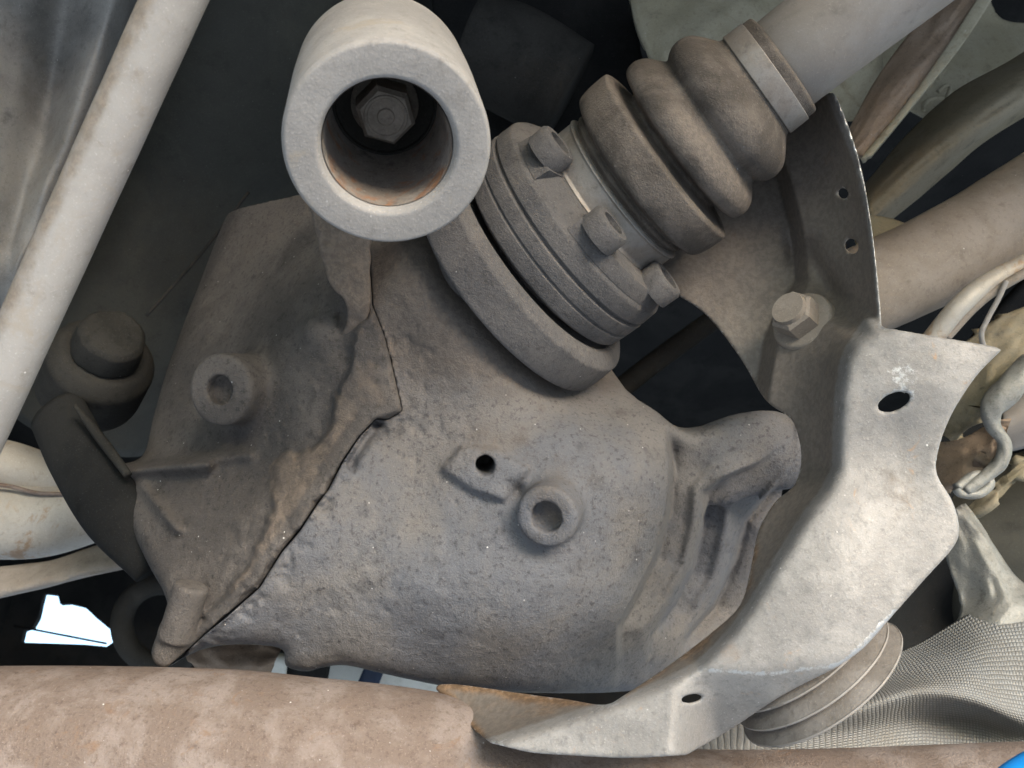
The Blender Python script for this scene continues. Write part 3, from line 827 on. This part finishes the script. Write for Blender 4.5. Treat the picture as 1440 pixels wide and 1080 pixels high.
# ------------------------------------------------------------------ rusty cross tube at the bottom
V, F = tube([P(-260, 1078, .42), P(200, 1078, .42), P(430, 1094, .42), P(640, 1120, .425), P(800, 1160, .43), P(1000, 1196, .43), P(1500, 1184, .43), P(1900, 1175, .43)], .0468, 64, 90, wob=.006)
tag(obj('cross_tube', V, F, M_rust), 'thick rusty brown tube lying across the whole bottom edge', 'tube')

# ------------------------------------------------------------------ washers behind the bracket foot
WS = thing('stacked_mount', 'stack of thin curved brown mount plates below the bracket foot', 'mount', PW(1150, 930, .41))
ax = norm(np.array([.60, .78, -.06]))
cw = P(1110, 902, .40)
for k, (t, r) in enumerate(((-.0020, .0375), (.0065, .0395), (.0150, .0412), (.0225, .0428))):
    V, F = lathe(rounded([(-.0125, .010), (-.0115, r * .5), (-.0065, r * .82), (0, r), (.0010, r), (-.0050, r * .8), (-.0100, r * .5), (-.0110, .010)], 2, .2), cw + ax * t, ax, 96, wob=.003)
    q_ = obj('mount_plate', V, F, M_wash, WS, autosmooth=50)
    V, F = lathe([(-.0002, r), (0, r + .0003), (.0007, r + .0003), (.0010, r), (.0006, r - .0003)], cw + ax * t, ax, 96, closed=True, wob=.003)
    obj('bare_edge', V, F, M_shaft, q_)
V, F = lathe([(.0, .017), (.024, .017)], cw, ax, 40)
obj('spacer', V, F, M_dark2, WS)

# ------------------------------------------------------------------ woven cloth shield lower right
V, F, uv = sheet([[(900, 1010, .50), (1060, 985, .50), (1200, 955, .50), (1250, 925, .53), (1300, 900, .555), (1370, 860, .57), (1460, 830, .58)],
                  [(900, 1040, .485), (1060, 1010, .485), (1200, 975, .485), (1260, 950, .50), (1340, 930, .51), (1400, 915, .52), (1480, 915, .53)],
                  [(900, 1060, .475), (1060, 1035, .47), (1200, 1000, .465), (1290, 975, .470), (1360, 980, .475), (1430, 1000, .48), (1500, 1010, .48)],
                  [(900, 1075, .47), (1060, 1055, .465), (1200, 1030, .475), (1290, 1015, .500), (1370, 1020, .505), (1440, 1040, .49), (1500, 1050, .48)],
                  [(900, 1110, .47), (1060, 1090, .465), (1200, 1080, .47), (1290, 1075, .49), (1370, 1080, .49), (1440, 1085, .48), (1500, 1090, .48)]], .002, 110, 90)
tag(obj('heat_shield', V, F, M_weave, uv=uv), 'pale woven cloth heat shield with fine square weave, lower right corner', 'heat shield')

# strut plate above the cloth
V, F, uv = sheet([[(1322, 742, .60), (1345, 715, .595), (1358, 708, .60)], [(1335, 800, .59), (1378, 768, .58), (1394, 758, .59)], [(1350, 850, .58), (1405, 832, .565), (1432, 812, .575)], [(1338, 885, .57), (1400, 880, .55), (1475, 845, .56)], [(1325, 940, .57), (1400, 940, .55), (1490, 910, .56)]], .004, 24, 40, noise=.004)
tag(obj('support_plate', V, F, M_alu), 'narrow dented metal plate rising from the woven heat shield', 'plate')
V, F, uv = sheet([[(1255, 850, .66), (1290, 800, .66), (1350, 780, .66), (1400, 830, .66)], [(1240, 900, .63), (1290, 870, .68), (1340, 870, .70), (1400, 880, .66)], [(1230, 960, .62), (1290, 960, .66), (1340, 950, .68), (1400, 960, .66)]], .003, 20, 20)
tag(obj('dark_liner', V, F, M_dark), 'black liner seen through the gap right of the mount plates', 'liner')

# ------------------------------------------------------------------ right-hand suspension
V, F = tube([P(1180, 425, .56), P(1300, 372, .57), P(1400, 322, .585), P(1520, 250, .60)], [.030, .031, .034, .037], 48, 40, wob=.01)
tag(obj('axle_tube', V, F, M_axle), 'thick dusty brown tube entering from the right behind the bracket tip', 'tube')
V, F = tube([P(1260, 545, .54), P(1310, 478, .535), P(1352, 428, .53), P(1400, 392, .535), P(1500, 345, .55)], .0062, 24, 50)
tag(obj('brake_pipe', V, F, M_exh), 'pale slim pipe curving along the underside of the thick brown tube', 'pipe')
V, F = tube([P(1330, 475, .535), P(1370, 432, .53), P(1410, 402, .53), P(1500, 352, .53)], .0030, 16, 40)
tag(obj('bracket_strip', V, F, M_axle), 'narrow metal strip lying just under the pale slim pipe', 'strip')
V, F = tube([P(1415, 395, .525), P(1404, 420, .525), P(1388, 450, .525), P(1380, 472, .525), P(1388, 500, .53)], .0016, 12, 40)
tag(obj('sensor_wire', V, F, M_rod), 'thin pale wire hanging down behind the bracket tip', 'wire')

# brown link: channel with a bright flange edge
LK = thing('control_link', 'rusty brown flat link with a pale flange edge, rising behind the drive shaft', 'link', PW(1250, 150, .62))
V, F, uv = sheet([[(1183, 200, .63), (1198, 212, .61), (1213, 222, .605)], [(1236, 105, .63), (1256, 130, .61), (1275, 150, .605)], [(1302, 15, .63), (1325, 45, .61), (1345, 68, .605)], [(1352, -60, .63), (1385, -40, .61), (1405, -30, .605)]], .004, 20, 40, noise=.004)
obj('link_web', V, F, M_arm, LK)
V, F, uv = sheet([[(1210, 223, .603), (1217, 221, .601), (1226, 218, .60)], [(1270, 150, .603), (1277, 148, .601), (1287, 144, .60)], [(1328, 70, .603), (1340, 66, .601), (1354, 62, .60)], [(1392, -30, .603), (1404, -34, .601), (1420, -40, .60)]], .005, 8, 40)
obj('link_flange', V, F, M_olive2, LK)
# olive arm
V, F, uv = sheet([[(1215, 260, .70), (1215, 285, .66), (1225, 310, .65), (1235, 325, .68)], [(1270, 195, .70), (1290, 215, .655), (1300, 240, .645), (1312, 262, .68)], [(1340, 130, .70), (1370, 150, .65), (1380, 180, .64), (1385, 200, .68)], [(1420, 85, .70), (1450, 95, .65), (1460, 130, .64), (1465, 150, .68)], [(1490, 40, .70), (1520, 50, .65), (1530, 90, .64), (1530, 110, .68)]], .004, 40, 50, noise=.004)
tag(obj('trailing_arm', V, F, M_olive), 'olive brown pressed steel arm crossing the dark gap at the right', 'arm')
V, F, uv = sheet([[(1195, 300, .60), (1245, 305, .60), (1290, 320, .60)], [(1205, 350, .59), (1240, 345, .585), (1285, 330, .59)], [(1205, 400, .58), (1230, 370, .58), (1260, 352, .59)]], .004, 16, 16)
tag(obj('gusset_plate', V, F, M_olive), 'small dusty gusset plate between the olive arm and thick brown tube', 'plate')

# chassis panel with slot and raised marks
PN = thing('chassis_panel', 'pale greenish chassis panel with an oval slot and raised casting marks', 'panel', PW(1350, 100, .75))
zp = tps([(1230, 180, .72), (1500, 120, .76), (1300, -60, .80), (1500, -80, .80), (1380, 130, .735)]) + noise2(60, 3, 51) * .0012
zp = zp + .016 * np.exp(-(((MX - 1400) / 120.) ** 2 + ((MY - 30) / 40.) ** 2))
po = seg_dist(smooth_poly([(1180, 130), (1262, 150), (1305, 170), (1345, 185), (1500, 60), (1520, -120), (1250, -120)], 4), True)
slot = seg_dist(smooth_poly([(1396, -30), (1398, 12), (1420, 30), (1470, 28), (1500, 0), (1490, -40)], 5), True)
HP = .003
lo, hi = (.25, -.45, .70), (.52, -.18, .83)
X, Y, Z = grid(lo, hi, HP)
f_, o_l, px_, py_ = Relief(zp, np.maximum(po, -slot))(X, Y, Z)
V, Q = nets(smax(np.abs(f_ + .003) - .003, o_l, .002), lo, HP)
obj('panel_plate', V, Q, M_olive2, PN)
for pts in ([(1314, 86), (1326, 90), (1328, 98), (1322, 106), (1319, 112)], [(1296, 120), (1304, 108), (1312, 112), (1304, 124)], [(1318, 130), (1330, 121), (1336, 124), (1331, 138)], [(1299, 156), (1300, 146), (1310, 139), (1326, 137)]):
    V, F = tube([P(x, y, float(sample(zp, np.array([float(x)]), np.array([float(y)]))[0]) - .0002) for x, y in pts], .0019, 8, 24)
    obj('casting_mark', V, F, M_olive2, PN)

# upper panel behind the boot
V, F, uv = sheet([[(880, -60, .66), (1000, -60, .66), (1120, -60, .66), (1240, -60, .68)], [(890, 20, .63), (1000, 0, .625), (1100, 0, .63), (1240, 0, .66)], [(915, 85, .61), (990, 80, .60), (1080, 90, .61), (1240, 80, .65)], [(945, 140, .62), (1000, 150, .62), (1080, 170, .63), (1240, 170, .66)]], .006, 40, 40, noise=.006)
tag(obj('body_bracket', V, F, M_olive2), 'dusty grey green pressed panel directly above the rubber bellows', 'panel')

# knuckle casting right of the bracket
KN = thing('knuckle_casting', 'bright edged light alloy casting with a curled lip, beyond the bracket tip', 'casting', PW(1380, 600, .56))
V, F, uv = sheet([[(1290, 560, .60), (1340, 500, .585), (1400, 450, .58), (1470, 420, .58)], [(1310, 600, .60), (1355, 545, .58), (1410, 500, .57), (1470, 470, .57)], [(1345, 625, .60), (1370, 590, .575), (1395, 560, .56), (1440, 515, .555)]], .01, 30, 24, noise=.006)
obj('casting_web', V, F, M_olive, KN)
V, F, uv = sheet([[(1300, 625, .60), (1345, 618, .58), (1385, 600, .57), (1400, 590, .56)], [(1310, 655, .59), (1350, 650, .57), (1385, 635, .56), (1405, 620, .555)], [(1320, 690, .58), (1345, 682, .565), (1380, 668, .555), (1402, 645, .552)]], .01, 24, 20, noise=.004)
obj('casting_base', V, F, M_arm, KN)
V, F = tube([P(1450, 505, .545), P(1420, 545, .545), P(1396, 572, .545), P(1396, 598, .545), P(1412, 622, .545), P(1408, 648, .545), P(1388, 668, .545), P(1356, 690, .545)], [.006, .0085, .007, .0045, .0042, .0048, .004, .004], 20, 60, wob=.10)
obj('curled_lip', V, F, M_alu, KN)
V, F = tube([P(1345, 686, .545), P(1372, 668, .548), P(1392, 678, .548), P(1378, 694, .545), P(1352, 694, .545), P(1345, 686, .545)], .0030, 14, 60, wob=.08)
obj('eyelet', V, F, M_alu, KN)
V, F, uv = sheet([[(1325, 735, .62), (1390, 690, .60), (1460, 625, .60)], [(1325, 752, .615), (1390, 706, .595), (1460, 642, .595)]], .006, 30, 8, noise=.004)
tag(obj('thin_strut', V, F, M_olive), 'thin olive strut slanting up to the right below the alloy casting', 'strut')
V, F, uv = sheet([[(1405, 555, .62), (1440, 520, .62), (1500, 480, .62)], [(1410, 600, .60), (1450, 580, .60), (1500, 560, .60)], [(1400, 640, .62), (1450, 628, .62), (1500, 610, .62)]], .006, 20, 20)
tag(obj('grey_cover', V, F, M_shaft), 'smooth grey cover behind the curled alloy lip at the right edge', 'cover')
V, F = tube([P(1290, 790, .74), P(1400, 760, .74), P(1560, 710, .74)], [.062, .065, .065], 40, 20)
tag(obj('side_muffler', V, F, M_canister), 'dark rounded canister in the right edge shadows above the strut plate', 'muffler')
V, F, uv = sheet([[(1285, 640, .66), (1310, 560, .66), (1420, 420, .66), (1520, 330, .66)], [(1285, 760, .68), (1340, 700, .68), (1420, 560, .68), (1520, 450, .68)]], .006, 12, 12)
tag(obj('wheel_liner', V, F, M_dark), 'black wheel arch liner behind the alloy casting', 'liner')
# blue corner
V, F = tube([P(1392, 1110, .30), P(1432, 1096, .30), P(1480, 1086, .30), P(1540, 1095, .30)], [.003, .0065, .0085, .008], 24, 30)
tag(obj('lift_pad', V, F, M_blue), 'bright blue plastic pad just showing in the bottom right corner', 'pad')

# ------------------------------------------------------------------ upper left: tank, dark drum
V, F, uv = sheet([[(-160, -120, .60), (-40, -120, .565), (40, -120, .575), (110, -120, .60), (180, -120, .585), (222, -120, .62), (245, -120, .70)],
                  [(-200, 100, .60), (-60, 100, .56), (20, 100, .575), (75, 100, .605), (125, 100, .58), (160, 100, .62), (182, 100, .72)],
                  [(-240, 300, .60), (-90, 300, .565), (-20, 300, .585), (30, 300, .60), (60, 300, .595), (95, 300, .63), (120, 300, .73)],
                  [(-260, 440, .63), (-120, 430, .60), (-40, 425, .61), (0, 415, .62), (25, 405, .62), (55, 395, .66), (80, 390, .74)],
                  [(-260, 520, .72), (-120, 500, .70), (-40, 485, .70), (0, 470, .70), (25, 455, .70), (55, 440, .73), (80, 430, .76)]], .004, 80, 60, noise=.008)
tag(obj('fuel_tank', V, F, M_tank), 'mottled grey metal tank with soft flutes filling the top left corner', 'tank')
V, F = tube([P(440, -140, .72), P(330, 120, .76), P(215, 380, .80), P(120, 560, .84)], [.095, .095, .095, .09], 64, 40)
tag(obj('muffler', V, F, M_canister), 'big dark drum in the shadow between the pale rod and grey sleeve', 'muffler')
V, F = tube([P(206, 444, .66), P(250, 395, .66), P(290, 348, .66), P(350, 270, .67)], .0013, 12, 30)
tag(obj('breather_hose', V, F, M_dark2), 'thin dark hose crossing the shadow left of the differential', 'hose')
CP = thing('rubber_mount', 'dark grimy round rubber mount cap on a forked dark arm at left', 'mount', PW(140, 520, .56))
a_, b_2 = P(160, 470, .55), P(120, 560, .60)
V, F = lathe(rounded([(-.002, .001), (-.002, .0175), (.0015, .0205), (.022, .0222), (.022, .001)], 3, .3), a_, b_2 - a_, 48, wob=.022)
obj('cap', V, F, M_dark2, CP, autosmooth=25)
V, F = lathe(rounded([(.021, .001), (.021, .027), (.030, .034), (.075, .034), (.075, .001)], 4, .35), a_, b_2 - a_, 48)
obj('mount_body', V, F, M_dark2, CP, autosmooth=50)
V, F = tube([P(80, 580, .55), P(110, 640, .53), P(160, 720, .51), P(215, 800, .50)], [.019, .020, .020, .012], 24, 30, flat=.6)
obj('fork_arm', V, F, M_dark, CP)
V, F = tube([P(105, 570, .52), P(140, 615, .515), P(180, 668, .50)], [.0015, .003, .0025], 12, 24)
obj('fork_rib', V, F, M_dark2, CP)

# exhaust at the left edge
EX = thing('exhaust_pipe', 'pale exhaust pipe with a rusty clamped joint at the left edge', 'exhaust', PW(60, 720, .64))
axx = norm(np.array([.35, .93, .12]))
V, F = tube([P(-90, 640, .66), P(0, 652, .66), P(70, 672, .66), P(160, 690, .66)], [.020, .019, .018, .018], 40, 30)
obj('collar', V, F, M_exh, EX)
V, F = tube([P(-140, 722, .66), P(-20, 730, .655), P(60, 730, .655), P(140, 712, .66), P(230, 690, .67)], [.030, .030, .029, .026, .024], 48, 40)
obj('pipe', V, F, M_exh, EX)
V, F = tube([P(-90, 682, .632), P(0, 682, .632), P(60, 694, .632), P(150, 692, .64)], .0016, 10, 30)
obj('clamp_seam', V, F, M_rust, EX)
V, F, uv = sheet([[(-40, 800, .62), (60, 790, .62), (120, 772, .62), (190, 748, .62), (260, 720, .62)], [(-40, 845, .60), (60, 822, .60), (120, 808, .60), (200, 790, .60), (260, 770, .60)], [(-40, 850, .63), (60, 828, .63), (120, 812, .63), (200, 794, .63), (260, 776, .63)]], .004, 40, 14, noise=.004)
tag(obj('support_bar', V, F, M_axle), 'flat dusty support bar below the pale exhaust pipe', 'bar')

# ------------------------------------------------------------------ dark shapes up behind the joint
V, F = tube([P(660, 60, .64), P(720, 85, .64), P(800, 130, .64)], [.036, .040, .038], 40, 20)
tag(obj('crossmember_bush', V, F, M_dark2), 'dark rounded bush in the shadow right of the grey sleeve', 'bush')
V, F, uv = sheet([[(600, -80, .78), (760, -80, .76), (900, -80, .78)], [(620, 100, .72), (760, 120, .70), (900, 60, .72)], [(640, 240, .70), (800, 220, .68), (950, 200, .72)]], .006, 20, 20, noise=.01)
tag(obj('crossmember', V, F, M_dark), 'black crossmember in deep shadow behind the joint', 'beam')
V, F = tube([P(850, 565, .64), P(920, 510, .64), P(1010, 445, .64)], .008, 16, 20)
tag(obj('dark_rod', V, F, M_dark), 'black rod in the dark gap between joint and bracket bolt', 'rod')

# ------------------------------------------------------------------ under the differential, lower left gap
V, F, uv = sheet([[(255, 915, .60), (300, 905, .585), (360, 900, .59), (400, 905, .60)], [(280, 950, .59), (310, 945, .58), (350, 940, .58), (385, 935, .59)], [(290, 990, .60), (310, 990, .59), (350, 985, .59), (370, 980, .60)]], .01, 20, 16, noise=.006)
tag(obj('hanger_plate', V, F, M_arm), 'brown lobed hanger plate under the tip of the differential', 'plate')
V, F = box(-.75, .75, 1.70, 1.72, 1.42, 2.0)
# rear valance with a ragged opening through which the sky shows
def ray_to_y(px, py, y):
    d = P(px, py, 1.0); W = world(d)[0] - CAM
    return CAM + W * (y / W[1])
hole = [(62, 834), (81, 836), (84, 849), (97, 848), (118, 853), (136, 870), (158, 888), (160, 902), (150, 909), (120, 906), (30, 903), (34, 886), (46, 882), (54, 868), (58, 850)]
yv = 1.6
outer = [(-1.0, 1.40), (1.0, 1.40), (1.0, 2.0), (-1.0, 2.0)]
hw = [ray_to_y(x, y, yv) for x, y in hole]
bm = bmesh.new()
ov = [bm.verts.new((x, yv, z)) for x, z in outer]
hv = [bm.verts.new(tuple(q)) for q in hw]
ed = [bm.edges.new((l[i], l[(i + 1) % len(l)])) for l in (ov, hv) for i in range(len(l))]
bmesh.ops.triangle_fill(bm, use_beauty=True, use_dissolve=False, edges=ed)
bmesh.ops.recalc_face_normals(bm, faces=bm.faces)
bm.verts.index_update()
V = np.array([v.co[:] for v in bm.verts]); F = [tuple(v.index for v in f.verts) for f in bm.faces]
bm.free()
o = obj('rear_valance', V, F, M_dark, frame='world', smooth=False)
so_ = o.modifiers.new("thick", 'SOLIDIFY'); so_.thickness = .012; so_.offset = 1
tag(o, 'black plastic valance with a ragged gap letting in white daylight', 'valance')
q0, q1 = ray_to_y(20, 880, 1.55), ray_to_y(150, 905, 1.55)
V, F = tube([np.array([0, 0, 0]), np.array([0, 0, 0]) + 1], .001, 6, 2)
inv = lambda Wp: np.array([(Wp - CAM).dot(RIGHT), -(Wp - CAM).dot(UP), (Wp - CAM).dot(FWD)])
V, F = tube([inv(q0), inv(q1)], .0022, 10, 4)
tag(obj('cable', V, F, M_dark), 'thin black cable stretched across the white daylight gap', 'cable')
for (x, y, d, r, rr, lab) in ((228, 878, 1.1, .052, .014, 'dark rubber hoop beside the daylight gap, left of the casting tip'),):
    pts = [P(x + r * FPX / d * math.cos(a), y + r * FPX / d * math.sin(a), d) for a in np.linspace(0, 2 * math.pi, 24)]
    V, F = tube(pts, rr, 16, 80)
    tag(obj('rubber_hoop', V, F, M_dark2), lab, 'hoop')
# pale and navy things glimpsed between tube and casting
V, F, uv = sheet([[(340, 985, .86), (362, 938, .86), (385, 925, .86), (402, 930, .86)], [(335, 1000, .88), (365, 990, .87), (385, 990, .87), (402, 990, .88)]], .01, 12, 8)
tag(obj('pale_fin', V, F, M_white), 'small white fin peeping over the rusty tube under the casting', 'fin')
V, F, uv = sheet([[(385, 925, .88), (440, 925, .88), (462, 925, .88)], [(385, 1000, .88), (430, 1000, .88), (450, 1000, .88)]], .02, 8, 8)
tag(obj('black_block', V, F, M_dark), 'black block beside the small white fin over the rusty tube', 'block')
V, F, uv = sheet([[(440, 925, .92), (520, 930, .92), (640, 940, .92)], [(430, 1010, .94), (520, 1010, .94), (640, 1010, .94)]], .01, 8, 8)
tag(obj('pale_board', V, F, M_white), 'pale greenish board glimpsed between the casting and the rusty tube', 'board')
V, F, uv = sheet([[(518, 925, .90), (546, 928, .90)], [(492, 985, .90), (524, 985, .90)]], .01, 4, 4)
tag(obj('navy_strap', V, F, M_navy), 'short dark navy strap in front of the pale board', 'strap')
